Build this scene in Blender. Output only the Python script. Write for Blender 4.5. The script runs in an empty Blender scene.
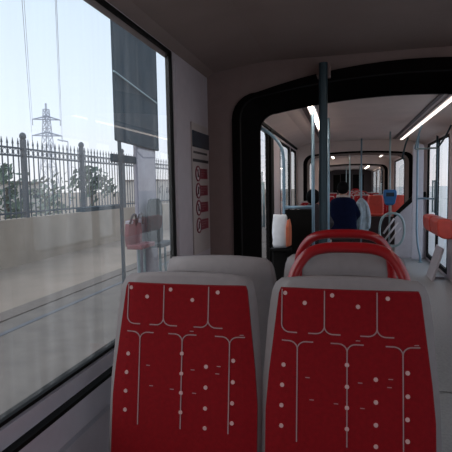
import bpy, bmesh, math, random
from mathutils import Vector, Matrix
random.seed(7)
C = bpy.context.scene.collection
PI = math.pi

# ------------------------------------------------------------------ camera
cam_d = bpy.data.cameras.new('camera'); cam = bpy.data.objects.new('camera', cam_d); C.objects.link(cam)
cam_d.sensor_width = 36; cam_d.lens = 480.0/452.0*36; cam_d.clip_start = .02; cam_d.clip_end = 600
yaw, pitch, roll = 0.24362, 0.08090, math.radians(1)
f = Vector((-math.sin(yaw)*math.cos(pitch), math.cos(yaw)*math.cos(pitch), -math.sin(pitch)))
r = Vector((math.cos(yaw), math.sin(yaw), 0)); u = r.cross(f)
r2 = r*math.cos(roll)-u*math.sin(roll); u2 = r*math.sin(roll)+u*math.cos(roll)
m = Matrix((r2, u2, -f)).transposed().to_4x4(); m.translation = Vector((0, 0, 1.30))
cam.matrix_world = m
bpy.context.scene.camera = cam

# ------------------------------------------------------------------ world, sun, exposure
w = bpy.data.worlds.new('sky'); bpy.context.scene.world = w; w.use_nodes = True
nt = w.node_tree; nt.nodes.clear()
out = nt.nodes.new('ShaderNodeOutputWorld'); bg = nt.nodes.new('ShaderNodeBackground')
tc = nt.nodes.new('ShaderNodeTexCoord'); sp = nt.nodes.new('ShaderNodeSeparateXYZ'); rp = nt.nodes.new('ShaderNodeValToRGB')
nt.links.new(tc.outputs['Generated'], sp.inputs[0]); nt.links.new(sp.outputs['Z'], rp.inputs[0])
rp.color_ramp.elements[0].color = (.86, .84, .85, 1); rp.color_ramp.elements[1].color = (.50, .64, .80, 1)
e = rp.color_ramp.elements.new(.14); e.color = (.78, .86, .98, 1)
e = rp.color_ramp.elements.new(.40); e.color = (.64, .76, .88, 1)
nt.links.new(rp.outputs[0], bg.inputs[0]); bg.inputs[1].default_value = 1.4
nt.links.new(bg.outputs[0], out.inputs[0])
sun_d = bpy.data.lights.new('sun', 'SUN'); sun_d.energy = 1.3; sun_d.angle = 1.0; sun_d.color = (1, .90, .78)
sun = bpy.data.objects.new('sun', sun_d); C.objects.link(sun); sun.rotation_euler = Vector((.62, .35, -.70)).to_track_quat('-Z', 'Y').to_euler()
vs = bpy.context.scene.view_settings
vs.view_transform = 'Standard'; vs.look = 'None'; vs.gamma = 1; vs.exposure = 0.0; vs.use_curve_mapping = False

# ------------------------------------------------------------------ materials
MATS = {}
def mat(name, col, rough=.5, metal=0, var=.08, scale=14, emit=0, bump=0, spec=.5, coat=0):
    if name in MATS: return MATS[name]
    mm = bpy.data.materials.new(name); mm.use_nodes = True
    n = mm.node_tree; b = n.nodes['Principled BSDF']
    tex = n.nodes.new('ShaderNodeTexNoise'); tex.inputs['Scale'].default_value = scale; tex.inputs['Detail'].default_value = 4
    co = n.nodes.new('ShaderNodeTexCoord'); n.links.new(co.outputs['Object'], tex.inputs['Vector'])
    ra = n.nodes.new('ShaderNodeValToRGB')
    ra.color_ramp.elements[0].position = .3; ra.color_ramp.elements[1].position = .7
    ra.color_ramp.elements[0].color = tuple(c*(1-var) for c in col)+(1,)
    ra.color_ramp.elements[1].color = tuple(min(1, c*(1+var)) for c in col)+(1,)
    n.links.new(tex.outputs['Fac'], ra.inputs[0]); n.links.new(ra.outputs[0], b.inputs['Base Color'])
    b.inputs['Roughness'].default_value = rough; b.inputs['Metallic'].default_value = metal
    b.inputs['Specular IOR Level'].default_value = spec; b.inputs['Coat Weight'].default_value = coat
    if bump:
        bp = n.nodes.new('ShaderNodeBump'); bp.inputs['Strength'].default_value = bump; bp.inputs['Distance'].default_value = .01
        n.links.new(tex.outputs['Fac'], bp.inputs['Height']); n.links.new(bp.outputs[0], b.inputs['Normal'])
    if emit:
        b.inputs['Emission Color'].default_value = tuple(col)+(1,); b.inputs['Emission Strength'].default_value = emit
    MATS[name] = mm; return mm
def glass_mat(name, tint, refl=1.0, rough=0.0, haze=0):
    mm = bpy.data.materials.new(name); mm.use_nodes = True; n = mm.node_tree; n.nodes.clear()
    o = n.nodes.new('ShaderNodeOutputMaterial'); mx = n.nodes.new('ShaderNodeMixShader')
    tr = n.nodes.new('ShaderNodeBsdfTransparent'); gl = n.nodes.new('ShaderNodeBsdfGlossy'); fr = n.nodes.new('ShaderNodeFresnel')
    tr.inputs[0].default_value = tint+(1,); gl.inputs['Roughness'].default_value = rough; gl.inputs[0].default_value = (refl, refl, refl, 1)
    ge = n.nodes.new('ShaderNodeNewGeometry'); mr = n.nodes.new('ShaderNodeMapRange')
    mr.inputs['To Min'].default_value = 1.38; mr.inputs['To Max'].default_value = 1/1.38
    n.links.new(ge.outputs['Backfacing'], mr.inputs[0]); n.links.new(mr.outputs[0], fr.inputs[0])
    n.links.new(fr.outputs[0], mx.inputs[0]); n.links.new(tr.outputs[0], mx.inputs[1]); n.links.new(gl.outputs[0], mx.inputs[2]); n.links.new(mx.outputs[0], o.inputs[0])
    if haze:                                # milky haze put into the glass as a film with vertical streaks
        df = n.nodes.new('ShaderNodeBsdfDiffuse'); df.inputs[0].default_value = (.8, .78, .75, 1); m2 = n.nodes.new('ShaderNodeMixShader')
        tx = n.nodes.new('ShaderNodeTexNoise'); cd = n.nodes.new('ShaderNodeTexCoord'); mp_ = n.nodes.new('ShaderNodeMapping')
        mp_.inputs['Scale'].default_value = (1, 5, .5); tx.inputs['Scale'].default_value = 2.5
        n.links.new(cd.outputs['Object'], mp_.inputs[0]); n.links.new(mp_.outputs[0], tx.inputs['Vector'])
        ml = n.nodes.new('ShaderNodeMapRange'); ml.inputs['To Min'].default_value = 0; ml.inputs['To Max'].default_value = haze; ml.inputs['From Min'].default_value = .25; ml.inputs['From Max'].default_value = .8
        n.links.new(tx.outputs['Fac'], ml.inputs[0]); n.links.new(ml.outputs[0], m2.inputs[0]); tl = n.nodes.new('ShaderNodeBsdfTranslucent'); tl.inputs[0].default_value = (.8, .8, .8, 1)
        n.links.new(mx.outputs[0], m2.inputs[1]); n.links.new(tl.outputs[0], m2.inputs[2]); n.links.new(m2.outputs[0], o.inputs[0])
    MATS[name] = mm; return mm
M_wall = mat('moulded_offwhite_panel', (.52, .45, .475), .5, var=.04)
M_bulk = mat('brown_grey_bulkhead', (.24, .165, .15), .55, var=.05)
M_signp = mat('cream_sign_panel', (.47, .39, .365), .5, var=.04)
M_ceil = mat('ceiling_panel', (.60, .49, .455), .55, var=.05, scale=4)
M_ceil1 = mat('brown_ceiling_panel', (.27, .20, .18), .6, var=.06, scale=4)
M_floor = mat('grey_speckled_floor', (.30, .30, .305), .45, var=.12, scale=60)
M_black = mat('black_rubber', (.005, .0045, .0045), .7, var=.2, spec=.12)
M_bell = mat('black_bellows_rubber', (.005, .0035, .0035), .85, var=.2, spec=.06)
M_red = mat('red_seat_fabric', (.205, .0025, .006), .85, var=.10, scale=90, bump=.15, spec=.2)
M_line = mat('grey_stitch_print', (.34, .20, .20), .8, var=.05)
M_dot = mat('pale_dot_print', (.62, .36, .34), .8, var=.05)
M_shell = mat('grey_seat_shell', (.235, .20, .20), .5, var=.05, scale=30)
M_hoop = mat('red_grab_handle', (.28, .003, .006), .3, var=.06, coat=.4)
M_redpl = mat('red_seat_plastic', (.56, .06, .04), .5, var=.1)
M_pole = mat('teal_grey_pole', (.025, .050, .065), .4, var=.08, metal=.2)
M_bluepole = mat('pale_blue_pole', (.20, .32, .42), .35, var=.08, metal=.2)
M_rail = mat('silver_teal_rail', (.28, .38, .41), .3, var=.08, metal=.4)
M_sill = mat('grey_window_sill', (.46, .43, .47), .4, var=.05)
M_dark = mat('dark_blue_screen', (.02, .035, .055), .25, var=.1)
M_label = mat('dark_red_label', (.22, .012, .03), .5, var=.08)
M_white = mat('white_print', (.6, .52, .52), .6, var=.03)
M_ink = mat('dark_print', (.03, .02, .022), .6)
M_light = mat('warm_light_diffuser', (1, .86, .76), .5, var=.01, emit=2.0)
M_addlight = mat('near_light_diffuser', (1, .84, .70), .5, var=.01, emit=4.2)
M_lightb = mat('bright_light_diffuser', (1, .84, .70), .5, var=.01, emit=14.0)
M_navy = mat('navy_cloth', (.003, .006, .026), .9, var=.2, spec=.1)
M_skin = mat('skin', (.50, .29, .22), .55, var=.05)
M_hair = mat('black_hair', (.004, .0035, .004), .8, var=.3, scale=60, spec=.1)
M_darkc = mat('charcoal_cloth', (.02, .018, .025), .85, var=.2)
M_paleb = mat('pale_blue_cloth', (.42, .52, .60), .75, var=.25, scale=9)
M_brown = mat('dark_brown_panel', (.045, .030, .034), .5, var=.1)
M_pale = mat('pale_grey_panel', (.52, .50, .55), .4, var=.05)
M_blue = mat('blue_validator_plastic', (.02, .13, .34), .35, var=.1)
M_whitec = mat('white_cloth', (.72, .74, .78), .7, var=.08)
M_orange = mat('orange_cloth', (.60, .16, .08), .7, var=.08)
M_pav = mat('grey_beige_paving', (.155, .125, .105), .8, var=.18, scale=3, bump=.3)
M_road = mat('pale_road', (.30, .23, .18), .85, var=.15, scale=.9)
M_kerb = mat('brown_kerb_stone', (.16, .125, .105), .85, var=.1)
M_steel = mat('rail_steel', (.10, .10, .115), .5, metal=.3, var=.1)
M_retw = mat('sandy_retaining_wall', (.38, .305, .24), .85, var=.16, scale=1.2)
M_fence = mat('dark_iron_fence', (.06, .075, .095), .6, var=.1)
M_leaf = mat('dusty_green_leaves', (.13, .18, .14), .85, var=.35, scale=6)  # haze put into the leaf colour by greying the green
M_leaf2 = mat('grey_green_leaves', (.22, .26, .22), .85, var=.35, scale=6)
M_bark = mat('bark', (.10, .08, .07), .9)
M_bldg = mat('pale_plaster', (.55, .50, .46), .85, var=.08, scale=2)
M_pyl = mat('galvanised_pylon', (.50, .52, .60), .6, var=.05)
M_slab = mat('dark_teal_cladding', (.022, .042, .06), .95, var=.15, scale=2)
M_col = mat('grey_lavender_concrete', (.36, .34, .39), .7, var=.12, scale=3)
M_teal_refl = mat('dark_teal_seat_plastic', (.008, .020, .028), .8, var=.1)  # this and the next: window reflections painted as solid seat shapes
M_red_refl = mat('faded_red_seat_plastic', (.24, .07, .08), .6, var=.1)
M_conc = mat('pale_platform_concrete', (.62, .60, .58), .8, var=.08, scale=2)
M_skinfold = mat('beige_gangway_lining', (.36, .28, .25), .7, var=.08)
M_facade = mat('pale_facade', (.74, .72, .70), .8, var=.06, scale=1)
M_glass = glass_mat('window_glass', (.84, .87, .89), haze=.13)
M_glass2 = glass_mat('door_glass', (.95, .96, .98))

# ------------------------------------------------------------------ mesh helpers
class MB:
    def __init__(s): s.bm = bmesh.new(); s.mi = 0
    def _set(s, faces):
        for fa in faces: fa.material_index = s.mi
    def box(s, x0, x1, y0, y1, z0, z1, rot=None, c=None):
        v = [s.bm.verts.new((x, y, z)) for x in (x0, x1) for y in (y0, y1) for z in (z0, z1)]
        q = [(0,1,3,2),(4,6,7,5),(0,4,5,1),(2,3,7,6),(0,2,6,4),(1,5,7,3)]
        s._set([s.bm.faces.new([v[i] for i in t]) for t in q])
        if rot is not None:
            cc = Vector(c if c else ((x0+x1)/2, (y0+y1)/2, (z0+z1)/2))
            bmesh.ops.rotate(s.bm, verts=v, cent=cc, matrix=rot)
        return s
    def tube(s, pts, rad, n=10, closed=False):
        pts = [Vector(p) for p in pts]; N = len(pts); rings = []
        rads = rad if isinstance(rad, (list, tuple)) else [rad]*N
        prev = None
        for i, p in enumerate(pts):
            if closed: t = (pts[(i+1) % N]-pts[i-1])
            else: t = pts[min(i+1, N-1)]-pts[max(i-1, 0)]
            t.normalize()
            a = prev if prev is not None else (Vector((0, 0, 1)) if abs(t.z) < .9 else Vector((1, 0, 0)))
            b = t.cross(a); 
            if b.length < 1e-5: b = t.cross(Vector((0, 1, 0)))
            b.normalize(); a = b.cross(t).normalized(); prev = a
            rings.append([s.bm.verts.new(p+(a*math.cos(2*PI*k/n)+b*math.sin(2*PI*k/n))*rads[i]) for k in range(n)])
        fs = []
        for i in range(N if closed else N-1):
            A, B = rings[i], rings[(i+1) % N]
            for k in range(n): fs.append(s.bm.faces.new((A[k], A[(k+1) % n], B[(k+1) % n], B[k])))
        if not closed: fs.append(s.bm.faces.new(rings[0][::-1])); fs.append(s.bm.faces.new(rings[-1]))
        s._set(fs); return s
    def ball(s, c, rx, ry=None, rz=None, seg=14, ring=9):
        ry = ry or rx; rz = rz or rx
        d = bmesh.ops.create_uvsphere(s.bm, u_segments=seg, v_segments=ring, radius=1)
        for v in d['verts']: v.co = Vector((v.co.x*rx+c[0], v.co.y*ry+c[1], v.co.z*rz+c[2]))
        s._set({fa for v in d['verts'] for fa in v.link_faces}); return s
    def loft(s, loops, cap=True, closed=True):
        R = [[s.bm.verts.new(p) for p in L] for L in loops]; fs = []
        for A, B in zip(R, R[1:]):
            n = len(A)
            for k in range(n if closed else n-1):
                fs.append(s.bm.faces.new((A[k], A[(k+1) % n], B[(k+1) % n], B[k])))
        if cap and closed: fs.append(s.bm.faces.new(R[0][::-1])); fs.append(s.bm.faces.new(R[-1]))
        s._set(fs); return s
    def build(s, name, mats, parent=None, smooth=False, bevel=0, sub=0):
        bmesh.ops.recalc_face_normals(s.bm, faces=s.bm.faces)
        me = bpy.data.meshes.new(name); s.bm.to_mesh(me); s.bm.free()
        for mm in (mats if isinstance(mats, (list, tuple)) else [mats]): me.materials.append(mm)
        o = bpy.data.objects.new(name, me); C.objects.link(o)
        if parent: o.parent = parent
        if smooth: me.polygons.foreach_set('use_smooth', [True]*len(me.polygons))
        if bevel:
            b = o.modifiers.new('bevel', 'BEVEL'); b.width = bevel; b.segments = 2; b.limit_method = 'ANGLE'; b.angle_limit = .6
        if sub:
            b = o.modifiers.new('sub', 'SUBSURF'); b.levels = sub; b.render_levels = sub
        return o
def thing(name, label, cat, loc=(0, 0, 0), rz=0, group=None):
    o = bpy.data.objects.new(name, None); C.objects.link(o); o.location = loc; o.rotation_euler = (0, 0, rz); o.empty_display_size = .1
    o['label'] = label; o['category'] = cat
    if group: o['group'] = group
    return o
def tag(o, label, cat, group=None, kind=None):
    o['label'] = label; o['category'] = cat
    if group: o['group'] = group
    if kind: o['kind'] = kind
    return o
def struct(o): o['kind'] = 'structure'; return o
def copy_tree(o, parent=None):
    c = o.copy(); C.objects.link(c)
    if parent: c.parent = parent
    for ch in list(o.children): copy_tree(ch, c)
    return c
def dup(root, loc, rz, label, group=None):
    c = copy_tree(root); c.location = loc; c.rotation_euler = (0, 0, rz); c['label'] = label
    if group: c['group'] = group
    return c
def smooth_path(pts, n=6):
    P = [Vector(p) for p in pts]; P = [P[0]*2-P[1]]+P+[P[-1]*2-P[-2]]; o = []
    for i in range(1, len(P)-2):
        for k in range(n):
            t = k/n; a, b, c, d = P[i-1:i+3]
            o.append(.5*((2*b)+(c-a)*t+(2*a-5*b+4*c-d)*t*t+(3*b-a-3*c+d)*t**3))
    o.append(P[-2]); return o

# ------------------------------------------------------------------ tram shell
XL, XR, CX = -.91, 1.37, .23
T = .035
def wall(name, side, y0, y1, ops, mt):
    b = MB(); xa, xb = (XL-T, XL) if side < 0 else (XR, XR+T); top = 2.04
    ys = y0
    for (a, c, z0, z1) in sorted(ops):
        b.box(xa, xb, ys, a, -.04, top); b.box(xa, xb, a, c, -.04, z0); b.box(xa, xb, a, c, z1, top); ys = c
    b.box(xa, xb, ys, y1, -.04, top)
    return struct(b.build(name, mt))
NW = [0]; ND = [0]
def rr(y0, y1, z0, z1, r, n=5):
    P = []
    for cy, cz, a0 in ((y1-r, z1-r, 0), (y0+r, z1-r, 90), (y0+r, z0+r, 180), (y1-r, z0+r, 270)):
        for k in range(n+1):
            a = math.radians(a0+90*k/n); P.append((cy+r*math.cos(a), cz+r*math.sin(a)))
    return P
def opening(side, a, c, z0, z1, door=False, fr=.03, sill=False, mullion=None):
    """black gasket frame with rounded corners, pane, optional inner sill"""
    if door: ND[0] += 1; root = bpy.data.objects.new('door_%d' % ND[0], None)
    else: NW[0] += 1; root = bpy.data.objects.new('window_%d' % NW[0], None)
    C.objects.link(root); struct(root); X = XL if side < 0 else XR
    root.location = (X, (a+c)/2, z0)
    def rel(p): return (p[0]-X, p[1]-(a+c)/2, p[2]-z0)
    s_ = 1 if side < 0 else -1
    if sill: fr = .012
    halves = [(a, c)] if not door else [(a, (a+c)/2-.006), ((a+c)/2+.006, c)]
    for (p, q) in halves:
        b = MB(); outer = rr(p, q, z0, z1, .012); inner = rr(p+fr, q-fr, z0+fr*(2 if door else 1), z1-fr, .025 if sill else .07)
        xs = (X+.005*s_, X-.03*s_)
        L = [[rel((xs[0], y, z)) for y, z in outer], [rel((xs[0], y, z)) for y, z in inner],
             [rel((xs[1], y, z)) for y, z in inner], [rel((xs[1], y, z)) for y, z in outer]]
        L.append(L[0]); b.loft(L, cap=False)
        fo = b.build('door_leaf' if door else 'window_frame', M_black, root)
        g = MB(); g.loft([[rel((X-.010*s_, y, z)) for y, z in rr(p+fr*.6, q-fr*.6, z0+fr*.6, z1-fr*.6, .02 if sill else .06)]], cap=False)
        fc = [g.bm.verts[i] if False else v for i, v in enumerate(g.bm.verts)]
        g.bm.faces.new(fc)
        g.build('pane', M_glass2 if door else M_glass, fo)
        if door:
            h = MB(); yy = q-.09 if p == a else p+.09
            h.tube([rel((X+.04*s_, yy, .85)), rel((X+.04*s_, yy, 1.35))], .012)
            h.tube([rel((X, yy, .87)), rel((X+.04*s_, yy, .87))], .008); h.tube([rel((X, yy, 1.33)), rel((X+.04*s_, yy, 1.33))], .008)
            h.build('door_handle', M_rail, fo, smooth=True)
    if mullion:
        for yy in mullion:
            b = MB().box(*sorted((-.05*s_, .008*s_)), yy-(a+c)/2-.03, yy-(a+c)/2+.03, .02, z1-z0-.02); b.build('mullion', M_black, root)
    if sill:
        b = MB(); prof = [(-.045, .0), (.012, -.005), (.018, -.05), (.050, -.062), (.055, -.16), (.035, -.20), (0, -.21), (-.02, -.1)]
        b.loft([[(s_*x, yy, z) for x, z in prof] for yy in (a-(a+c)/2-.0, c-(a+c)/2)]); b.build('window_sill', M_sill, root)
        g = MB().box(*sorted((.0165*s_, .052*s_)), a-(a+c)/2, c-(a+c)/2, -.066, -.052); g.build('sill_gasket', M_black, root)
    return root
def ceiling(name, y0, y1, mt):
    lo = 2.038 if 'near' in name else 2.0
    prof = [(XL, lo), (XL+.05, lo+.035), (XL+.28, 2.105), (XL+.42, 2.12), (XR-.42, 2.12), (XR-.28, 2.105), (XR-.05, lo+.035), (XR, lo)]
    up = [(XR+T, 2.0), (XR+T, 2.2), (XL-T, 2.2), (XL-T, 2.0)]
    b = MB(); b.loft([[(x, y, z) for x, z in prof+up] for y in (y0, y1)])
    return struct(b.build(name, mt))
def arch(x0, x1, zt, zd, xc, rc, z0=0.0):
    """doorway outline: feet, rounded shoulders, slightly domed top"""
    def top(x): return zt-zd*((x-xc)/1.0)**2
    P = [(x0, z0), (x0, .6), (x0, 1.2), (x0, top(x0+rc)-rc)]
    for k in range(1, 7):
        a = math.radians(180-90*k/6); P.append((x0+rc+rc*math.cos(a), top(x0+rc)-rc+rc*math.sin(a)))
    for k in range(1, 12):
        x = x0+rc+(x1-x0-2*rc)*k/12; P.append((x, top(x)))
    for k in range(0, 7):
        a = math.radians(90-90*k/6); P.append((x1-rc+rc*math.cos(a), top(x1-rc)-rc+rc*math.sin(a)))
    P += [(x1, 1.2), (x1, .6), (x1, z0)]
    return P
def bulkhead(name, y, A, mt, th=.05):
    """end wall of a car section, open in an arch"""
    b = MB(); n = len(A)
    O = []
    for x, z in A:                                     # project to the section's outline
        t = 0
        if z < 1.6: O.append((XL if x < CX else XR, z))
        else:
            xx = XL+(x-A[0][0])/(A[-1][0]-A[0][0])*(XR-XL); O.append((xx, 2.12))
    L = [[(x, y, z) for x, z in A], [(x, y, z) for x, z in O], [(x, y+th, z) for x, z in O], [(x, y+th, z) for x, z in A]]; L.append(L[0])
    b.loft(L, cap=False, closed=False)
    return struct(b.build(name, mt))
def bellows(y0, y1, A, B, label, lip=.02, sk=None):
    """A outer outline, B inner outline; folded rubber tunnel between two sections"""
    t = thing('gangway_bellows', label, 'gangway', (CX, y0, 0))
    sh = lambda P, y: [(x-CX, y-y0, z) for x, z in P]
    b = MB(); L = [sh(A, y0-lip), sh(B, y0-lip), sh(B, y0+.04), sh(A, y0+.04)]; L.append(L[0]); b.loft(L, cap=False, closed=False)
    b.build('front_ring', M_bell, t, bevel=.008)
    b = MB(); L = [sh(A, y1-.04), sh(B, y1-.04), sh(B, y1+lip), sh(A, y1+lip)]; L.append(L[0]); b.loft(L, cap=False, closed=False)
    b.build('rear_ring', M_bell, t, bevel=.008)
    b = MB(); L = []; n = 16
    G = [((x*.97+CX*.03), z*.985) for x, z in B]; G2 = [(x*.5+g*.5, z*.5+h*.5) for (x, z), (g, h) in zip(A, B)]
    for k in range(n+1):
        y = y0+.04+(y1-y0-.08)*k/n; L.append(sh(G if 0 else (B if k % 2 else G2), y))
    b.loft(L, cap=False, closed=False); b.build('folded_skin', sk or M_bell, t)
    b = MB().box(B[0][0]-CX, B[-1][0]-CX, -.06, y1-y0+.06, .001, .006); b.build('threshold_plate', M_floor, t)
    return t

gA = arch(-.737, 1.22, 2.06, .15, .40, .17); gB = arch(-.685, 1.165, 1.985, .10, .40, .14)
fA = arch(-.78, 1.23, 1.93, .06, CX, .18); fB = arch(-.71, 1.14, 1.895, .055, CX, .17)
secs = [
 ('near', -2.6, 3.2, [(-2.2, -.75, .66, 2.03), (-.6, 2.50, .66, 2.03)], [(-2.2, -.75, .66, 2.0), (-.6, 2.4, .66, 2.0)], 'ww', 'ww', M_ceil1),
 ('middle', 4.0, 9.4, [(4.45, 5.85, .04, 1.97), (6.95, 8.2, .62, 1.95), (8.38, 9.28, .62, 1.95)], [(4.4, 6.3, .62, 1.95), (7.1, 8.85, .04, 1.97)], 'dww', 'wd', M_ceil),
 ('third', 10.1, 15.0, [(10.5, 12.2, .62, 1.95), (12.6, 14.5, .62, 1.95)], [(10.5, 12.0, .62, 1.95), (12.2, 14.5, .62, 1.95)], 'ww', 'ww', M_ceil),
 ('far', 15.7, 27, [(16.2, 18, .62, 1.95), (18.6, 20.0, .04, 1.97), (20.6, 22.6, .62, 1.95), (23, 25.5, .62, 1.95)], [(16.2, 18, .62, 1.95), (18.6, 20.0, .04, 1.97), (20.6, 22.6, .62, 1.95), (23, 25.5, .62, 1.95)], 'wdww', 'wdww', M_ceil)]
for i, (nm, a, c, lo, ro, lk, rk, cm) in enumerate(secs):
    wall('wall_left_'+nm, -1, a, c, lo, M_wall); wall('wall_right_'+nm, 1, a, c, ro, M_wall)
    for o_, k in zip(lo, lk): opening(-1, *o_, door=(k == 'd'), sill=(nm == 'near'))
    for o_, k in zip(ro, rk): opening(1, *o_, door=(k == 'd'), sill=(nm == 'near'))
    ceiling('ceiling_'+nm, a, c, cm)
struct(MB().box(XL-T, XR+T, -2.6, 27, -.12, 0).build('floor', M_floor))
struct(MB().box(XL-T, XR+T, -2.67, -2.6, -.04, 2.2).build('wall_back', M_bulk))
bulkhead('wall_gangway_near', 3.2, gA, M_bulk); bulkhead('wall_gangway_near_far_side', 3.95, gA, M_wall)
bulkhead('wall_gangway_middle', 9.35, fA, M_ceil); bulkhead('wall_gangway_middle_far_side', 10.1, fA, M_ceil)
bulkhead('wall_gangway_third', 14.95, fA, M_ceil); bulkhead('wall_gangway_third_far_side', 15.7, fA, M_ceil)
bellows(3.2, 4.0, gA, gB, 'large black rubber gangway bellows nearest, right behind the seats')
bellows(9.4, 10.1, fA, fB, 'second black gangway ring, at the far end of the middle section', sk=M_skinfold)
bellows(15.0, 15.7, fA, fB, 'smallest dark gangway ring, farthest down the tram', sk=M_skinfold)
# pillar panel with edge, left of the signs
b = MB(); b.loft([[(XL, y, z), (XL+.012, y+.01, z), (XL+.012, y2-.01, z), (XL, y2, z)] for z, y, y2 in ((.0, 2.52, 2.78), (2.0, 2.52, 2.78))]); struct(b.build('trim_1', M_wall, bevel=.004))
struct(MB().box(XL, XL+.035, 5.88, 6.10, 0, 2.0).build('trim_2', M_black, bevel=.006))
struct(MB().box(XL, XL+.03, 4.1, 9.3, 1.985, 2.02).build('trim_3', M_black, bevel=.004))
# driver's cab wall at the far end
t = bpy.data.objects.new('wall_cab', None); C.objects.link(t); struct(t); t.location = (CX, 27, 0)
MB().box(XL-T-CX, XR+T-CX, 0, .06, -.04, 2.2).build('panel', M_brown, t)
MB().box(-.45, .1, -.02, 0, .05, 1.9).build('cab_door', M_black, t); MB().box(.18, .75, -.02, 0, 1.0, 1.85).build('window_frame', M_black, t)
MB().box(-.85, -.5, -.02, 0, .9, 1.85).build('window_frame', M_black, t)

# ------------------------------------------------------------------ ceiling lights and fittings
def strip(x, y0, y1, wd, label, lm=None):
    t = thing('light_strip', label, 'ceiling light', (x, (y0+y1)/2, 2.12), 0, None); h = (y1-y0)/2
    MB().box(-wd/2-.02, wd/2+.02, -h, h, -.022, 0).build('housing', M_pale, t, bevel=.004)
    MB().box(-wd/2, wd/2, -h+.02, h-.02, -.034, -.020).build('diffuser', lm or M_light, t, bevel=.004)
strip(-.34, 4.3, 7.6, .05, 'left ceiling light strip just beyond the near gangway', M_lightb)
strip(.98, 4.3, 9.2, .045, 'long right ceiling light strip in the middle section')
strip(.98, -2.2, 2.9, .06, 'ceiling light strip over the near seats, this side of the gangway', M_addlight)  # strip out of view, added to brighten the near ceiling and bulkhead
strip(.98, 10.5, 14.7, .05, 'right ceiling light strip in the third section')
strip(-.34, 10.5, 14.7, .05, 'left ceiling light strip in the third section', M_lightb)
strip(.98, 16.2, 25, .05, 'right ceiling light strip farthest away', M_lightb)
for x, lab in ((-.42, 'dark ceiling slot beside the left light strip'), (.86, 'dark ceiling slot beside the right light strip')):
    tag(MB().box(x-.022, x+.022, 4.2, 9.2, 2.110, 2.1205).build('ceiling_slot', M_brown), lab, 'ceiling slot')
tag(MB().ball((-.58, 4.8, 2.085), .035, .035, .012).build('ceiling_speaker', M_black, smooth=True), 'small round black speaker in the left ceiling beyond the gangway', 'speaker')

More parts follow.
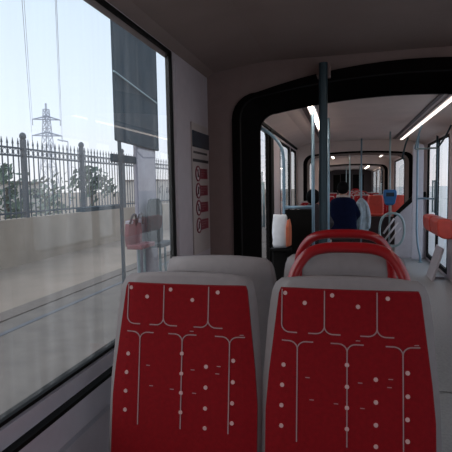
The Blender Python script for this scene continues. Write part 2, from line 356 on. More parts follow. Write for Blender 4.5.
# ------------------------------------------------------------------ seats
def seat_proto(hoop):
    """faces -Y; origin on the floor under the backrest; top of the back at about 1.02 m"""
    t = thing('tram_seat', '', 'seat')
    tilt = math.tan(math.radians(8.5))
    def fy(z): return (z-1.0)*tilt          # front surface depth (towards -Y when lower)
    def hw(z): return .196+ .037*min(1, max(0, (1.0-z)/.32))
    Z = [.46, .55, .65, .75, .85, .93, .985, 1.0]
    # shell
    b = MB(); L = []
    for z in [.42, .50, .60, .70, .80, .90, .96, .99, 1.012, 1.026]:
        w_ = hw(z)+.016+.008*min(1, max(0, (z-.7)/.2)); y = fy(z); k = 1 if z < .98 else (1.026-z)/.046
        dep = .075 if z < .98 else .035+.04*max(0, k)
        in_ = .0 if z < .98 else (.002 if z < 1.0 else .010 if z < 1.02 else .028)
        w_ -= in_
        P = []
        yf = y+.006 if z < 1.0 else y+.012
        for i in range(9):
            s = -1+2*i/8; zz = z + (.010*(1-s*s) if z > .93 else 0); P.append((s*w_, yf+.010*abs(s)**3, zz))
        for i in range(9):
            s = 1-2*i/8; zz = z + (.010*(1-s*s) if z > .93 else 0); P.append((s*(w_-.012), y+dep*(1-.35*s**4), zz))
        L.append(P)
    b.loft(L); b.build('shell', M_shell, t, smooth=True, bevel=0)
    # upholstered pad with printed pattern
    b = MB(); L = []
    for z in Z:
        w_ = hw(z)-(.004 if z > .99 else 0); y = fy(z); P = []
        for i in range(13):
            s = -1+2*i/12; P.append((s*w_, y-.010+.010*abs(s)**6, z))
        P += [(w_, y+.012, z), (-w_, y+.012, z)]
        L.append(P)
    b.loft(L)
    zt = 1.0
    def S(px, py):                          # pattern coordinates: across, down
        u_ = (px-226)/164.0*.196+.006; v_ = (py-68)*.00122; z = zt-v_
        return (u_, z)
    def ribbon(pts, wd=.0016):
        prev = None; L2 = []
        for i, (x, z) in enumerate(pts):
            a = Vector(pts[max(i-1, 0)]); c = Vector(pts[min(i+1, len(pts)-1)]); d = (c-a).normalized(); nrm = Vector((-d.y, d.x))*wd
            ed = abs(x/hw(z))**6*.010
            L2.append([(x+nrm.x, fy(z)-.0115+ed, z+nrm.y), (x-nrm.x, fy(z)-.0115+ed, z-nrm.y), (x-nrm.x, fy(z)-.009+ed, z-nrm.y), (x+nrm.x, fy(z)-.009+ed, z+nrm.y)])
        b.loft(L2)
    b.mi = 1
    def vert(x, y0, y1, up=False, left=True, right=True):
        yy = y0 if up else y1
        n = 8
        ribbon([S(x, y0+(y1-y0)*k/n) for k in range(n+1)])
        for sgn, on in ((-1, left), (1, right)):
            if on:
                P = []
                for k in range(7):
                    a = math.radians(90*k/6); dx = 20*(1-math.cos(a)); dy = 18*math.sin(a)
                    P.append(S(x+sgn*dx, yy+(-dy if up else dy)))
                P += [S(x+sgn*(20+6*k), yy+(-18 if up else 18)) for k in range(1, 4)]
                ribbon(P)
    vert(64, 70, 152, left=False); vert(167, 70, 152); vert(288, 70, 152)
    for rr_ in (0, 1):
        pass
    vert(103, 208, 420, up=True, left=True); vert(220, 208, 420, up=True); vert(345, 208, 420, up=True)
    b.mi = 2
    def dot(px, py, rad=.0062):
        x, z = S(px, py); n = 10; y = fy(z)-.0120+abs(x/hw(z))**6*.010
        b.loft([[(x+rad*math.cos(2*PI*k/n), y, z+rad*math.sin(2*PI*k/n)) for k in range(n)], [(x+rad*math.cos(2*PI*k/n), y+.003, z+rad*math.sin(2*PI*k/n)) for k in range(n)]])
    for p in ((72, 79), (120, 100), (185, 80), (245, 104), (312, 83), (70, 247), (220, 237), (285, 265), (355, 246), (67, 294), (220, 286), (285, 315), (355, 297), (66, 341), (220, 333), (354, 347),
              (66, 388), (220, 380), (285, 365), (354, 394), (285, 412)): dot(*p)
    b.mi = 1
    for p in ((128, 272), (250, 275), (315, 280), (138, 322), (195, 326), (255, 331), (318, 262), (245, 181), (375, 185)):
        x, z = S(*p); ribbon([(x-.006, z), (x+.006, z)], .001)
    b.build('backrest', [M_red, M_line, M_dot], t)
    # seat cushion, base, foot
    b = MB(); L = []
    for y, zt_, w_ in ((-.52, .43, .20), (-.50, .455, .225), (-.3, .465, .235), (-.1, .46, .235), (-.06, .455, .235)):
        L.append([(-w_, y, zt_-.05), (-w_, y, zt_-.01), (-w_+.02, y, zt_), (w_-.02, y, zt_), (w_, y, zt_-.01), (w_, y, zt_-.05)])
    b.loft(L); b.build('seat_cushion', M_red, t, smooth=False, bevel=.006)
    b = MB(); b.loft([[(-.24, y, z0), (-.24, y, z1), (.24, y, z1), (.24, y, z0)] for y, z0, z1 in ((-.51, .37, .41), (-.3, .34, .41), (-.05, .36, .42), (.0, .40, .46))])
    b.build('seat_pan', M_shell, t, bevel=.008)
    b = MB(); b.box(-.05, .05, -.32, -.10, .02, .36); b.box(-.12, .12, -.36, -.06, 0.0, .02); b.build('pedestal', M_shell, t, bevel=.006)
    if hoop:
        b = MB(); P = smooth_path([(-.168, .055, .93), (-.165, .058, 1.0), (-.152, .068, 1.047), (-.120, .078, 1.09), (-.075, .084, 1.108), (0, .085, 1.112), (.075, .084, 1.108), (.120, .078, 1.09), (.152, .068, 1.047), (.165, .058, 1.0), (.168, .055, .93)], 5)
        b.tube(P, .0165, 12); b.build('grab_handle', M_hoop, t, smooth=True)
    return t
aisle = seat_proto(True); window_seat = seat_proto(False)
aisle.location = (.008, 1.40, 0); aisle['label'] = 'red patterned seat with grab hoop, front row, aisle side'
window_seat.location = (-.483, 1.40, 0); window_seat['label'] = 'red patterned seat front row beside the window, no grab hoop'
dup(aisle, (-.003, 1.85, .014), PI, 'grey seat back with red hoop, behind the front aisle seat')
dup(window_seat, (-.486, 1.85, -.004), PI, 'plain grey seat back behind the front window seat')
# seats further down the tram
t = thing('bench', 'low backless bench under the navy-coated person', 'bench', (-.06, 8.5, 0)); MB().box(-.22, .22, -.22, .22, .38, .45).build('seat', M_brown, t, bevel=.01); MB().box(-.16, .16, -.14, .14, 0, .38).build('base', M_brown, t)
dup(window_seat, (-.56, 8.55, 0), 0, 'middle section seat against the left wall beside navy-coated person')
t = thing('bench', 'low dark bench behind the black partition under the dark-haired person', 'bench', (-.43, 7.1, 0)); MB().box(-.24, .24, -.22, .22, .38, .45).build('seat', M_brown, t, bevel=.01); MB().box(-.18, .18, -.14, .14, 0, .38).build('base', M_brown, t)

# ------------------------------------------------------------------ near pole
t = thing('grab_pole', 'thick dark teal vertical pole in front of the near black gangway', 'pole', (-.131, 3.06, 0))
MB().tube([(0, 0, 0), (0, 0, 2.045)], .0265, 16).build('pole', M_pole, t, smooth=False)
MB().tube([(0, 0, 0), (0, 0, .02)], .05, 16).build('floor_flange', M_pole, t)
MB().box(-.042, .042, .03, .14, 1.975, 2.05).build('bracket', M_bulk, t, bevel=.004)

# ------------------------------------------------------------------ information panel left of the gangway
t = thing('information_panel', 'cream notice panel with red pictogram labels beside the gangway', 'sign', (XL, 3.0, 1.3))
MB().box(0, .008, -.19, .17, -.42, .40).build('board', M_signp, t, bevel=.003)
MB().box(.007, .014, -.185, .17, .250, .350).build('screen', M_dark, t, bevel=.002)
b = MB()
x_ = -.165
for wd in (.018, .01, .022, .014, .02, .012, .024, .016, .02, .014, .018, .022): b.box(.008, .0095, x_, x_+wd, .212, .226); x_ += wd+.008
b.build('text_line', M_ink, t)
MB().box(.008, .0105, -.18, .155, .160, .178).build('black_bar', M_ink, t)
for k, zc in enumerate((.088, -.020, -.128, -.240)):
    b = MB(); b.box(.008, .0105, -.05, .125, zc-.033, zc+.033); p = b.build('red_label', M_label, t); 
    b = MB()
    for q in range(3):
        yy = -.03
        for wd in (.03, .02, .035, .025)[:4-q]: b.box(.0105, .0115, yy, yy+wd, zc+.016-q*.016, zc+.020-q*.016); yy += wd+.006
    b.build('lettering', M_line, p)
    b = MB(); n = 24; cy = -.085
    for (ra, rb, mi, x0, x1) in ((.050, .040, 1, .008, .0125), (.040, .0, 0, .008, .010)):
        b.mi = mi
        O = [(cy+ra*math.cos(2*PI*j/n), zc+ra*1.0*math.sin(2*PI*j/n)) for j in range(n)]
        if rb:
            I = [(cy+rb*math.cos(2*PI*j/n), zc+rb*math.sin(2*PI*j/n)) for j in range(n)]
            L = [[(x0, *p_) for p_ in O], [(x1, *p_) for p_ in O], [(x1, *p_) for p_ in I], [(x0, *p_) for p_ in I]]; L.append(L[0]); b.loft(L, cap=False)
        else: b.loft([[(x0, *p_) for p_ in O], [(x1, *p_) for p_ in O]])
    b.mi = 2                                # pictogram and slash
    b.box(.010, .0118, cy-.012, cy+.012, zc-.022, zc+.010); b.box(.010, .0118, cy-.006, cy+.006, zc+.012, zc+.026)
    b.mi = 1; b.box(.011, .0128, cy-.045, cy+.045, zc-.004, zc+.004, Matrix.Rotation(math.radians(45 if k % 2 else -45), 3, 'X'))
    b.build('pictogram', [M_white, M_label, M_ink], t)

# ------------------------------------------------------------------ middle section, left side
t = thing('partition_screen', 'black partition under pale blue rail, behind near gangway on left', 'partition', (-.48, 5.2, 0))
MB().box(-.165, .14, -.012, .012, .12, 1.045).build('black_panel', M_black, t, bevel=.006)
b = MB(); b.tube(smooth_path([(-.16, 0, .0), (-.16, 0, .6), (-.16, 0, 1.3), (-.165, 0, 1.62), (-.21, 0, 1.76), (-.30, 0, 1.86), (-.40, 0, 1.93)]), .017); b.build('wall_post', M_bluepole, t, smooth=True)
MB().tube([(.15, 0, 0), (.15, 0, 2.12)], .018).build('aisle_post', M_bluepole, t, smooth=True)
MB().tube([(-.16, 0, 1.07), (.15, 0, 1.07)], .017).build('rail', M_bluepole, t, smooth=True)
t = thing('grab_pole', 'slim pale blue pole right behind the thick dark teal pole', 'pole', (-.20, 6.1, 0))
MB().tube([(0, 0, 0), (0, 0, 2.12)], .017).build('pole', M_bluepole, t, smooth=True); MB().tube([(0, 0, 0), (0, 0, .02)], .035).build('floor_flange', M_bluepole, t)
def bag():
    t = thing('shopping_bag', 'white bag with orange side standing by the left partition post', 'bag', (-.66, 5.02, 0.0))
    b = MB(); L = []; rnd = random.Random(5)
    for z, w_, d in ((.66, .075, .05), (.70, .085, .055), (.80, .082, .05), (.90, .078, .04), (.98, .07, .02), (1.0, .065, .008)):
        L.append([(w_*math.copysign(abs(math.cos(2*PI*k/16))**.4, math.cos(2*PI*k/16))*(1+rnd.uniform(-.10, .10)), d*math.sin(2*PI*k/16), z+rnd.uniform(-.006, .006)) for k in range(16)])
    b.loft(L); b.build('bag_body', M_whitec, t, smooth=True)
    b = MB(); L = [[(.085+x*q, y*q*1.2, z+x*.3) for x, y in ((-.02, -.05), (.02, -.045), (.035, 0), (.02, .045), (-.02, .05))] for z, q in ((.67, .9), (.76, 1), (.88, .95), (.95, .5))]
    b.loft(L); b.build('orange_side', M_orange, t, bevel=.006)
    b = MB(); b.box(-.10, .11, -.08, .08, 0, .03); b.box(-.07, .07, -.05, .05, .03, .62); b.box(-.10, .12, -.08, .08, .62, .65); b.build('stand', M_black, t, bevel=.006)
    return t
bag()

# ------------------------------------------------------------------ people
def skin_obj(name, verts, edges, rads, mt, parent, sub=2):
    me = bpy.data.meshes.new(name); me.from_pydata(verts, edges, []); me.materials.append(mt)
    o = bpy.data.objects.new(name, me); C.objects.link(o); o.parent = parent
    sm = o.modifiers.new('skin', 'SKIN'); sm.use_smooth_shade = True
    if not me.skin_vertices: me.attributes
    for v, q in zip(me.skin_vertices[0].data, rads): v.radius = (q, q) if not isinstance(q, tuple) else q
    me.skin_vertices[0].data[0].use_root = True
    s_ = o.modifiers.new('sub', 'SUBSURF'); s_.levels = sub; s_.render_levels = sub
    return o
def person(loc, rz, label, coat, pants, scarf=None, dz=0):
    """seated, facing -Y, hips on a 0.46 m seat"""
    t = thing('person', label, 'person', loc, rz)
    V = [(0, -.10, .55), (0, -.09, .72), (0, -.08, .90), (0, -.08, 1.02), (0, -.10, 1.09), (0, -.115, 1.16), (0, -.12, 1.24),
         (.18, -.08, .985), (.23, -.11, .78), (.16, -.32, .66), (-.18, -.08, .985), (-.23, -.11, .78), (-.16, -.32, .66),
         (.10, -.14, .53), (.11, -.50, .54), (.11, -.50, .10), (-.10, -.14, .53), (-.11, -.50, .54), (-.11, -.50, .10),
         (.11, -.62, .05), (-.11, -.62, .05)]
    V = [(x, y, z+dz*(z-.5)/.7 if z > .55 else z) for x, y, z in V]
    E = [(0,1),(1,2),(2,3),(3,4),(4,5),(5,6),(3,7),(7,8),(8,9),(3,10),(10,11),(11,12),(0,13),(13,14),(14,15),(0,16),(16,17),(17,18),(15,19),(18,20)]
    R = [.13, .12, .14, .08, .052, .075, .085, .045, .045, .03, .045, .045, .03, .085, .062, .04, .085, .062, .04, .03, .03]
    body = skin_obj('body', V, E, R, M_skin, t)
    # clothes
    b = MB(); L = []; top = V[3][2]
    for z, w_, d in ((.44, .235, .16), (.50, .245, .165), (.62, .235, .16), (.78, .235, .155), (top-.10, .235, .15), (top-.02, .225, .14), (top+.03, .195, .125), (top+.06, .14, .105), (top+.085, .085, .085), (top+.10, .07, .075)):
        L.append([(w_*math.cos(2*PI*k/20), -.085+d*math.sin(2*PI*k/20), z) for k in range(20)])
    b.loft(L)
    for sx in (-1, 1): b.tube(smooth_path([(sx*.15, -.085, top-.04), (sx*.215, -.10, top-.15), (sx*.235, -.13, V[8][2]), (sx*.165, -.29, V[9][2])], 4), [.065]*5+[.062]*4+[.055]*4, 12)
    b.build('coat', coat, t, smooth=True)
    idx = [0, 13, 14, 15, 16, 17, 18]; mp = {v: i for i, v in enumerate(idx)}
    E3 = [(mp[a], mp[c]) for a, c in E if a in mp and c in mp]
    skin_obj('trousers', [V[i] for i in idx], E3, [R[i]+.014 for i in idx], pants, t)
    hz = V[6][2]
    b = MB(); b.ball((0, -.115, hz-.005), .086, .10, .115, 18, 12); 
    b.mi = 1
    for sx in (-1, 1): b.ball((sx*.032, -.205, hz), .010, .007, .007, 8, 6)
    b.mi = 0; b.ball((0, -.218, hz-.03), .012, .016, .02, 8, 6)
    for sx in (-1, 1): b.ball((sx*.087, -.11, hz-.015), .010, .02, .03, 8, 6)
    b.mi = 2; b.ball((0, -.208, hz-.065), .024, .006, .006, 8, 6)
    b.build('head', [M_skin, M_ink, M_label], t, smooth=True)
    b = MB(); b.ball((0, -.088, hz+.022), .104, .112, .116, 18, 12)
    b.build('hair', M_hair, t, smooth=True)
    if scarf:
        b = MB(); P = [(.085*math.cos(2*PI*k/14), -.11+.08*math.sin(2*PI*k/14), hz-.135+.01*math.sin(k*2)) for k in range(14)]
        b.tube(P, .034, 8, closed=True); b.build('scarf', scarf, t, smooth=True)
    for sx in (-1, 1):
        wx, wy, wz = sx*.16, -.32, V[9][2]
        hand = skin_obj('hand', [(wx, wy, wz), (wx-sx*.015, wy-.045, wz-.015), (wx-sx*.02, wy-.085, wz-.03)]+
            [(wx-sx*.02+(q-1.5)*.019, wy-.125-ln*.4, wz-.05) for q, ln in zip(range(4), (.01, .03, .035, .02))]+
            [(wx-sx*.02+(q-1.5)*.019, wy-.145-ln*.7, wz-.085) for q, ln in zip(range(4), (.01, .03, .035, .02))]+
            [(wx-sx*.05, wy-.06, wz-.02), (wx-sx*.062, wy-.095, wz-.04)],
            [(0,1),(1,2),(2,3),(2,4),(2,5),(2,6),(3,7),(4,8),(5,9),(6,10),(1,11),(11,12)],
            [.024, .030, .030]+[.0095]*4+[.008]*4+[.012, .009], M_skin, t, 1)
    for sx in (-1, 1):
        b = MB(); b.loft([[(sx*.11+q*math.cos(2*PI*k/10)*.045, y, .001+q*.0+max(0, math.sin(2*PI*k/10)*h+h)) for k in range(10)] for y, q, h in ((-.44, .8, .05), (-.52, 1, .048), (-.62, 1, .032), (-.70, .8, .02), (-.725, .4, .012))])
        b.build('shoe', M_black, t, smooth=True)
    return t
person((-.035, 8.50, 0), PI, 'seated person in a navy coat and pale scarf seen from behind, black hair', M_navy, M_darkc, M_signp, dz=-.01)
person((-.455, 7.10, 0), PI, 'dark-haired person seated with back turned, behind black partition', M_darkc, M_darkc, None, dz=-.12)

# pale coat hanging on a pole
t = thing('grab_pole', 'pale blue pole mid-aisle with a coat hung on it', 'pole', (.285, 9.0, 0))
MB().tube([(0, 0, 0), (0, 0, 2.12)], .015).build('pole', M_bluepole, t, smooth=True); MB().tube([(0, 0, 1.06), (0, -.07, 1.06), (0, -.07, 1.09)], .008).build('hook', M_rail, t)
b = MB(); L = []
for z, w_, d in ((.38, .125, .05), (.5, .13, .055), (.68, .115, .06), (.85, .11, .06), (.96, .095, .05), (1.02, .06, .035), (1.06, .02, .012)):
    L.append([((w_*math.cos(2*PI*k/20))*(1+.13*math.sin(2.3*k+z*9)), -.065+d*math.sin(2*PI*k/20)*(1+.25*math.cos(2.9*k+z*7)), z+.01*math.sin(3*k)) for k in range(20)])
b.loft(L)
b.tube(smooth_path([(.05, -.08, 1.0), (.10, -.10, .9), (.135, -.11, .72), (.12, -.10, .52)], 4), .034, 10); b.tube(smooth_path([(-.05, -.08, .98), (-.11, -.10, .88), (-.12, -.12, .70), (-.145, -.11, .55)], 4), .036, 10); b.tube(smooth_path([(-.04, -.12, .98), (.0, -.135, .8), (-.03, -.13, .5)], 4), .022, 8)
o = b.build('coat', M_paleb, smooth=True); o.location = (.285, 9.0, 0); tag(o, 'crumpled pale blue coat hanging from the mid-aisle pole', 'coat')

# ------------------------------------------------------------------ middle section, right side
t = thing('validator_pole', 'pole with blue ticket validator and looped handrail by the aisle', 'validator', (.715, 8.0, 0))
MB().tube([(-.03, 0, 0), (-.03, 0, 2.12)], .014).build('pole', M_rail, t, smooth=True)
b = MB(); b.loft([[(-.03+w_*sx, y, z) for sx, y in ((-1, -.035-d), (1, -.035-d), (1, .03), (-1, .03))] for z, w_, d in ((.97, .05, .02), (1.0, .075, .05), (1.12, .10, .06), (1.19, .10, .04), (1.215, .08, .02))])
v = b.build('validator_box', M_blue, t, bevel=.008); MB().box(-.09, .03, -.102, -.09, 1.11, 1.17).build('screen', M_dark, v)
b = MB(); P = []
for k in range(28):
    a = 2*PI*k/28; P.append((.005+.185*math.copysign(abs(math.cos(a))**.8, math.cos(a)), -.03, .58+.265*math.copysign(abs(math.sin(a))**.9, math.sin(a))))
b.tube(P, .019, 10, closed=True); b.build('loop_handrail', M_rail, t, smooth=True)
for (xa, za, xb, zb) in ((-.10, .42, .10, .70), (-.03, .38, .14, .62), (-.12, .52, .04, .76)):
    MB().tube([(xa, -.03, za), (xb, -.03, zb)], .015).build('diagonal_bar', M_pale, t, smooth=True)
# sloped low partition by the second gangway ring
t = thing('low_partition', 'pale low panel with sloping black cap beside second gangway ring', 'partition', (1.03, 8.95, 0))
b = MB(); b.loft([[(-.17, y, 0), (.33, y, 0), (.33, y, 1.09), (.16, y, 1.06), (-.17, y, .72)] for y in (-.03, .03)]); b.build('panel', M_pale, t, bevel=.006)
b = MB(); b.loft([[(-.19, y, .70), (-.19, y, .78), (.15, y, 1.13), (.33, y, 1.16), (.33, y, 1.07), (.17, y, 1.04)] for y in (-.045, .045)]); b.build('cap', M_black, t, bevel=.006)
# raised seats with brown plinth in third section
tag(MB().box(.12, 1.36, 10.9, 11.3, 0, .60).build('seat_plinth', M_brown, bevel=.01), 'dark brown raised plinth under the two plain red seats', 'plinth')
def plain_seat(loc, label, group=None):
    t = thing('raised_seat', label, 'seat', loc, 0, group); b = MB(); L = []
    for z, w_, y in ((.60, .165, .0), (.7, .172, .01), (.9, .172, .03), (1.03, .16, .045), (1.06, .14, .05)):
        L.append([(-w_, y, z), (-w_+.03, y-.02, z), (w_-.03, y-.02, z), (w_, y, z), (w_, y+.05, z), (-w_, y+.05, z)])
    b.loft(L); b.build('backrest', M_redpl, t, bevel=.01); MB().box(-.17, .17, -.26, .0, .605, .65).build('seat_cushion', M_redpl, t, bevel=.01)
    return t
plain_seat((.665, 11.2, 0), 'plain red raised seat on brown plinth, nearer the aisle'); plain_seat((1.185, 11.2, 0), 'plain red raised seat on brown plinth, under the right window')
for i, (x, y, rz, lab) in enumerate([(-.48, 12.6, 0, 'distant red seat by the left windows of the third section'), (.0, 13.4, 0, 'distant aisle seat with hoop left of centre, third section'),
        (.45, 13.8, 0, 'distant seat with hoop right of the aisle, behind raised seats'), (.95, 13.8, 0, 'distant hoopless seat at right windows, behind raised seats'),
        (-.48, 17.5, 0, 'far seat at left windows of the last section'), (.0, 17.5, 0, 'far hooped seat left of aisle in the last section'), (.45, 17.5, 0, 'far hooped seat right of aisle in the last section'), (.95, 17.5, 0, 'far hoopless seat at right windows in the last section'),
        (.0, 22, 0, 'farthest hooped seat left of aisle before the cab'), (.45, 22, 0, 'farthest hooped seat right of aisle before the cab')]):
    dup(aisle if 'hoop ' in lab or 'hooped' in lab else window_seat, (x, y, 0), rz, lab)
for x, y, lab in ((.12, 13.0, 'thin distant pole left of aisle in third section'), (.47, 16.5, 'thin distant pole right of aisle in last section'), (.05, 20.5, 'thin distant pole farthest away before the cab')):
    t = thing('grab_pole', lab, 'pole', (x, y, 0)); MB().tube([(0, 0, 0), (0, 0, 2.12)], .017).build('pole', M_rail, t)
# door-side stanchion with cross rail
t = thing('door_stanchion', 'pale blue floor-to-ceiling stanchion with cross rail by right door', 'stanchion', (1.15, 8.42, 0))
b = MB(); b.tube(smooth_path([(.02, 0, 2.12), (0, 0, 1.9), (0, 0, 1.2), (.0, 0, .6), (.02, 0, .3), (.055, 0, .12), (.06, 0, 0)]), .017); b.build('post', M_bluepole, t, smooth=True)
b = MB(); b.tube(smooth_path([(0, 0, 1.055), (.1, -.1, 1.06), (.20, -.55, 1.065)]), .015); b.build('cross_rail', M_bluepole, t, smooth=True)
b = MB(); b.tube([(.20, -.55, .55), (.20, -.55, 2.12)], .016); b.build('second_post', M_pole, t, smooth=True)
MB().tube([(.06, 0, 0), (.06, 0, .015)], .04).build('floor_flange', M_rail, t)
b = MB().box(-.05, .12, .18, .20, 0.02, 1.95); b.build('draught_screen', M_pale, t, bevel=.006)
# perch rests
def perch(loc, label):
    t = thing('perch_rest', label, 'seat', loc); b = MB(); L = []
    for y in (-.27, -.25, .25, .27):
        k = 0 if abs(y) < .26 else .012
        L.append([(px_, y, pz_) for px_, pz_ in [(-.155+(.105-k)*math.copysign(abs(math.cos(a))**.6, math.cos(a))-.25*(.105)*math.sin(a), .735+(.125-k)*math.copysign(abs(math.sin(a))**.6, math.sin(a))) for a in [2*PI*q/24 for q in range(24)]]])
    b.loft(L); b.build('pad', M_redpl, t, smooth=False, bevel=.01)
    for y in (-.18, .18): MB().box(-.16, 0, y-.015, y+.015, .66, .72).build('bracket', M_rail, t)
    return t
perch((XR-.0, 7.28-.05, 0), 'red padded perch rest against right door, farther of two'); perch((XR, 6.62, 0), 'red padded perch rest on right wall, nearer of two')
t = thing('folding_ramp', 'white tilted panel on the floor under the red perch rests', 'panel', (1.22, 7.0, 0))
MB().box(-.10, -.07, -.22, .22, .0, .46, Matrix.Rotation(math.radians(16), 3, 'Y'), (-.085, 0, .0)).build('panel', M_pale, t, bevel=.006); MB().box(-.08, .10, -.02, .02, .0, .03).build('foot', M_pale, t)
# overhead handles
t = thing('overhead_rail', 'trapezoid overhead grab rail hanging from ceiling at right', 'rail', (1.07, 7.0, 2.12))
b = MB(); b.tube(smooth_path([(-.06, 0, 0), (-.11, 0, -.18), (-.15, 0, -.35)], 4), .012); b.build('hanger', M_bluepole, t, smooth=True)
b = MB(); b.tube(smooth_path([(.26, -.35, -.02), (.20, -.2, -.2), (.14, 0, -.345)], 4), .012); b.build('hanger', M_pole, t, smooth=True)
b = MB(); b.tube([(-.15, 0, -.35), (.14, 0, -.345)], .012); b.build('bar', M_rail, t, smooth=True)
t = thing('overhead_rail', 'curved overhead grab rail near the second gangway ring', 'rail', (1.0, 9.0, 2.12))
b = MB(); b.tube(smooth_path([(.07, 0, 0), (.03, 0, -.12), (.0, 0, -.25), (-.02, 0, -.36), (.02, .1, -.37)], 4), .016); b.build('hanger', M_pole, t, smooth=True)

# ------------------------------------------------------------------ outside
struct(MB().box(-3.62, 60, -60, 150, -.60, -.35).build('floor_trackbed', M_pav))
struct(MB().box(1.55, 120, -60, 260, -.35, -.03).build('floor_platform', M_conc))
struct(MB().box(-200, -4.5, -60, 260, -.62, -.345).build('floor_road', M_road))
tag(MB().box(-4.5, -4.2, -60, 150, -.62, -.335).build('kerb', M_kerb), 'brown kerb strip between paving and pale road outside', 'kerb')
tag(MB().box(-4.2, -3.62, -60, 150, -.62, -.35).build('paving_strip', M_pav), 'grey paving strip between the kerb and the rail', 'paving')
tag(MB().box(-3.88, -3.80, -60, 150, -.35, -.345).build('rail', M_steel), 'dark steel rail set in the paving outside the window', 'rail')
tag(MB().box(-7.25, -7.0, -6, 90, -.345, .68).build('retaining_wall', M_retw), 'sandy low retaining wall carrying the iron fence', 'wall')
t = thing('iron_fence', 'dark iron railing fence with spear tips along the sandy wall', 'fence', (-7.12, 0, .68))
posts = [9.62+2.5*k for k in range(-4, 14)]
for y in posts:
    b = MB(); b.box(-.05, .05, y-.05, y+.05, 0, 1.78); b.ball((0, y, 1.85), .08, .08, .09, 10, 8); b.build('post', M_fence, t)
for a, c in zip(posts, posts[1:]):
    b = MB(); b.box(-.015, .015, a+.05, c-.05, .10, .14); b.box(-.015, .015, a+.05, c-.05, 1.38, 1.42); b.box(-.015, .015, a+.05, c-.05, 1.55, 1.59)
    n = 14
    for k in range(1, n):
        y = a+(c-a)*k/n; b.box(-.010, .010, y-.012, y+.012, .0, 1.68)
        b.loft([[(0-.018, y-.018, 1.66), (.018, y-.018, 1.66), (.018, y+.018, 1.66), (-.018, y+.018, 1.66)], [(-.002, y-.002, 1.80), (.002, y-.002, 1.80), (.002, y+.002, 1.80), (-.002, y+.002, 1.80)]])
    for k in range(n):
        y = a+(c-a)*(k+.5)/n
        b.tube([(0, y+.062*math.cos(2*PI*j/10), 1.485+.062*math.sin(2*PI*j/10)) for j in range(10)], .008, 4, closed=True)
    b.build('railing_panel', M_fence, t)
# bushes and trees behind the fence
def tree(x, y, z0, h, rad, label, mt, n=340):
    t = thing('tree', label, 'tree', (x, y, -.345), 0, 'trees behind the iron fence')
    b = MB(); b.tube([(0, 0, 0), (.05, .02, h*.4), (0, .05, h*.7)], [.09, .07, .03], 7); b.build('trunk', M_bark, t)
    b = MB(); rnd = random.Random(int(x*97+y*13))
    cl = [(rnd.gauss(0, rad*.45), rnd.gauss(0, rad*.45), z0+(h-z0)*rnd.random()) for _ in range(9)]
    for _ in range(n):
        c = cl[rnd.randrange(9)]; p = Vector((c[0]+rnd.gauss(0, rad*.28), c[1]+rnd.gauss(0, rad*.28), c[2]+rnd.gauss(0, rad*.28)))
        if p.z > h: p.z = h-rnd.random()*.2
        s_ = .07+.10*rnd.random(); a = Vector((rnd.gauss(0, 1), rnd.gauss(0, 1), rnd.gauss(0, 1))).normalized(); c_ = a.orthogonal().normalized(); d = a.cross(c_)
        vs_ = [b.bm.verts.new(p+c_*s_), b.bm.verts.new(p+d*s_*.5), b.bm.verts.new(p-c_*s_), b.bm.verts.new(p-d*s_*.5)]; b.bm.faces.new(vs_)
    b.build('foliage', mt, t)
K = ['low dusty green tree close behind fence, left of first ball post', 'slender green tree behind fence between the ball posts', 'grey green bushy tree farther behind the fence', 'small dark green tree behind fence by the right ball post']
for x, y, z0, h, rad, k, mt in ((-10, 10.6, .6, 2.2, .8, 0, M_leaf), (-10.5, 13.2, .7, 2.5, .7, 1, M_leaf), (-12, 17.6, .6, 2.4, 1.1, 2, M_leaf2), (-9.2, 16.2, .8, 2.5, .6, 3, M_leaf)):
    tree(x, y, z0, h, rad, K[k], mt)
for i, (x, y, w_, d, h, lab) in enumerate(((-30, 34, 9, 5, 2.2, 'long pale low building beyond the fence'), (-26, 62, 5, 8, 2.6, 'pale flat-roofed building farthest beyond the fence'))):
    t = thing('building', lab, 'building', (x, y, -.345)); MB().box(-w_/2, w_/2, -d/2, d/2, 0, h).build('walls', M_bldg, t); MB().box(-w_/2-.2, w_/2+.2, -d/2-.2, d/2+.2, h, h+.2).build('roof', M_kerb, t)
    for k in range(3): MB().box(w_/2, w_/2+.03, -d/2+.6+k*d/3, -d/2+1.4+k*d/3, 1.0, 1.8).build('window', M_dark, t)
# pylon, wires, lamp post
t = thing('electricity_pylon', 'lattice electricity pylon on the skyline beyond the fence', 'pylon', (-60, 89, -.345))
H = 18.6; b = MB()
def leg(s1, s2, z): q = 1.2*(1-z/H)**1.2+.42; return Vector((s1*q, s2*q, z))
zs = [0, 3.5, 6.5, 9, 11, 12.8, 14.4, 15.8, 17.0, H-.3]
for a, c in zip(zs, zs[1:]):
    Q = [(-1, -1), (1, -1), (1, 1), (-1, 1)]
    for i in range(4):
        s, s2 = Q[i], Q[(i+1) % 4]
        b.tube([leg(*s, a), leg(*s, c)], .10, 4); b.tube([leg(*s, a), leg(*s2, c)], .05, 4); b.tube([leg(*s2, a), leg(*s, c)], .05, 4); b.tube([leg(*s, c), leg(*s2, c)], .05, 4)
b.tube([(0, 0, H-.5), (0, 0, H+.9)], .2, 5); b.build('lattice_tower', M_pyl, t)
ax = Vector((.83, .56, 0))
for z, ln in ((16.2, 2.7), (12.9, 2.9)):
    b = MB(); b.tube([ax*-ln+Vector((0, 0, z)), Vector((0, 0, z+.7)), ax*ln+Vector((0, 0, z))], [.1, .2, .1], 5); b.tube([ax*-ln+Vector((0, 0, z)), ax*ln+Vector((0, 0, z))], .12, 5)
    for s in (-1, 1): b.tube([ax*s*ln+Vector((0, 0, z)), ax*s*ln+Vector((0, 0, z-1.2))], .09, 5)
    b.build('cross_arm', M_pyl, t)
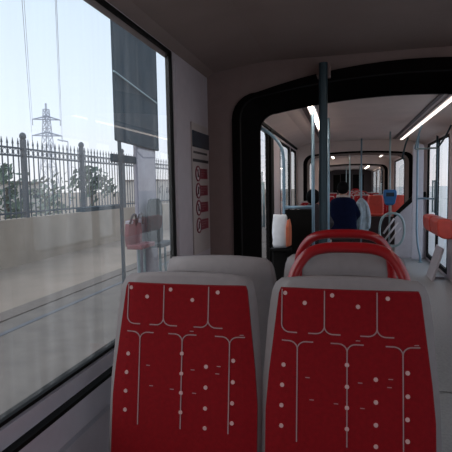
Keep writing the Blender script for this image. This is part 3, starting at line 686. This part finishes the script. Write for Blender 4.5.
for k, (o1, z) in enumerate(((-2.7, 14.7), (2.7, 14.7), (-2.9, 11.4), (2.9, 11.4))):
    a = Vector((-60, 89, 0))+ax*o1+Vector((0, 0, z)); d = Vector((-12, 17.6, 0))+ax*o1*.25+Vector((0, 0, z+4)); P = []
    for j in range(13):
        q = j/12; p = a.lerp(d, q); p.z -= 1.2*4*q*(1-q); P.append(p)
    o = MB().tube(P, .02, 4).build('power_line', M_pyl); tag(o, ['upper power line on the pylon, outer side', 'upper power line on the pylon, inner side', 'lower power line on the pylon, outer side', 'lower power line on the pylon, inner side'][k], 'cable')
t = thing('street_lamp', 'thin street lamp right of the pylon', 'street lamp', (-30, 48.3, -.345))
MB().tube([(0, 0, 0), (0, 0, 7.0)], .06, 6).build('pole', M_pyl, t); MB().tube([(0, 0, 7.0), (-.9, -.6, 7.2)], .07, 6).build('lamp_arm', M_pyl, t)
# made-up shelter standing in for dark shapes in the window: header, column, post, beam
t = thing('platform_shelter', 'dark teal topped platform shelter column standing close outside the window', 'shelter', (-3.1, 6.8, -.35))
b = MB(); b.loft([[(x, -.80, 2.30), (x, -.80, 4.6), (x, .74, 4.6), (x, .74, 2.26), (x, -.50, 2.29)] for x in (.07, .11)]); b.build('header_panel', M_slab, t, bevel=.02)
MB().box(.0, .068, -.06, .68, 0, 2.4).build('column', M_col, t, bevel=.02)
MB().tube([(.06, -.62, 0), (.06, -.62, 2.4)], .028, 8).build('slim_post', M_slab, t)
MB().box(-.0, .05, -.80, -.05, 2.02, 2.13).build('cross_beam', M_slab, t, bevel=.01)
MB().tube([(.14, -.88, 3.20), (.14, .6, 3.02)], .012, 6).build('light_trim', M_rail, t)  # bar put in for a light strip's reflection in the glass
MB().box(-.06, .06, -1.6, -.68, 1.38, 1.43).build('side_rail', M_slab, t)
def reflected_seat(y, mt, label, w_, z0, z1, rim=None):  # seat shapes made up to stand in for interior reflections in the window
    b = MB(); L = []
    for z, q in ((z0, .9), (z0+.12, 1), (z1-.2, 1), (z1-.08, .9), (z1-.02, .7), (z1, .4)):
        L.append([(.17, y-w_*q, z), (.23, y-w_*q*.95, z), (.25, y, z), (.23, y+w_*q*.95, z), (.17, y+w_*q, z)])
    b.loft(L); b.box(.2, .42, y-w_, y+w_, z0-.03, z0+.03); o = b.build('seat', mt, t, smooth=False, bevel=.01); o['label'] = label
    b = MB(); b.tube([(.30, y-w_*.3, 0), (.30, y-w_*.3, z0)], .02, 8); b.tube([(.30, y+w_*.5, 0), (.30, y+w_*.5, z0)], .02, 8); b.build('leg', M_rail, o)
    if rim:
        b = MB().box(.165, .24, y-w_*.8, y+w_*.8, z1-.06, z1-.01); b.build('pale_rim', rim, o, bevel=.01)
        for q in (-.5, .45):
            b = MB(); b.tube(smooth_path([(.25, y+q*w_-.1, z1-.05), (.27, y+q*w_-.05, z1+.06), (.27, y+q*w_+.05, z1+.06), (.25, y+q*w_+.1, z1-.08)], 4), .016, 8); b.build('arm_hoop', M_brown, o, smooth=True)
reflected_seat(.25, M_teal_refl, 'dark teal high-backed seat', .27, .78, 1.49)
reflected_seat(-.55, M_red_refl, 'low faded red seat', .24, .85, 1.22, M_pale)
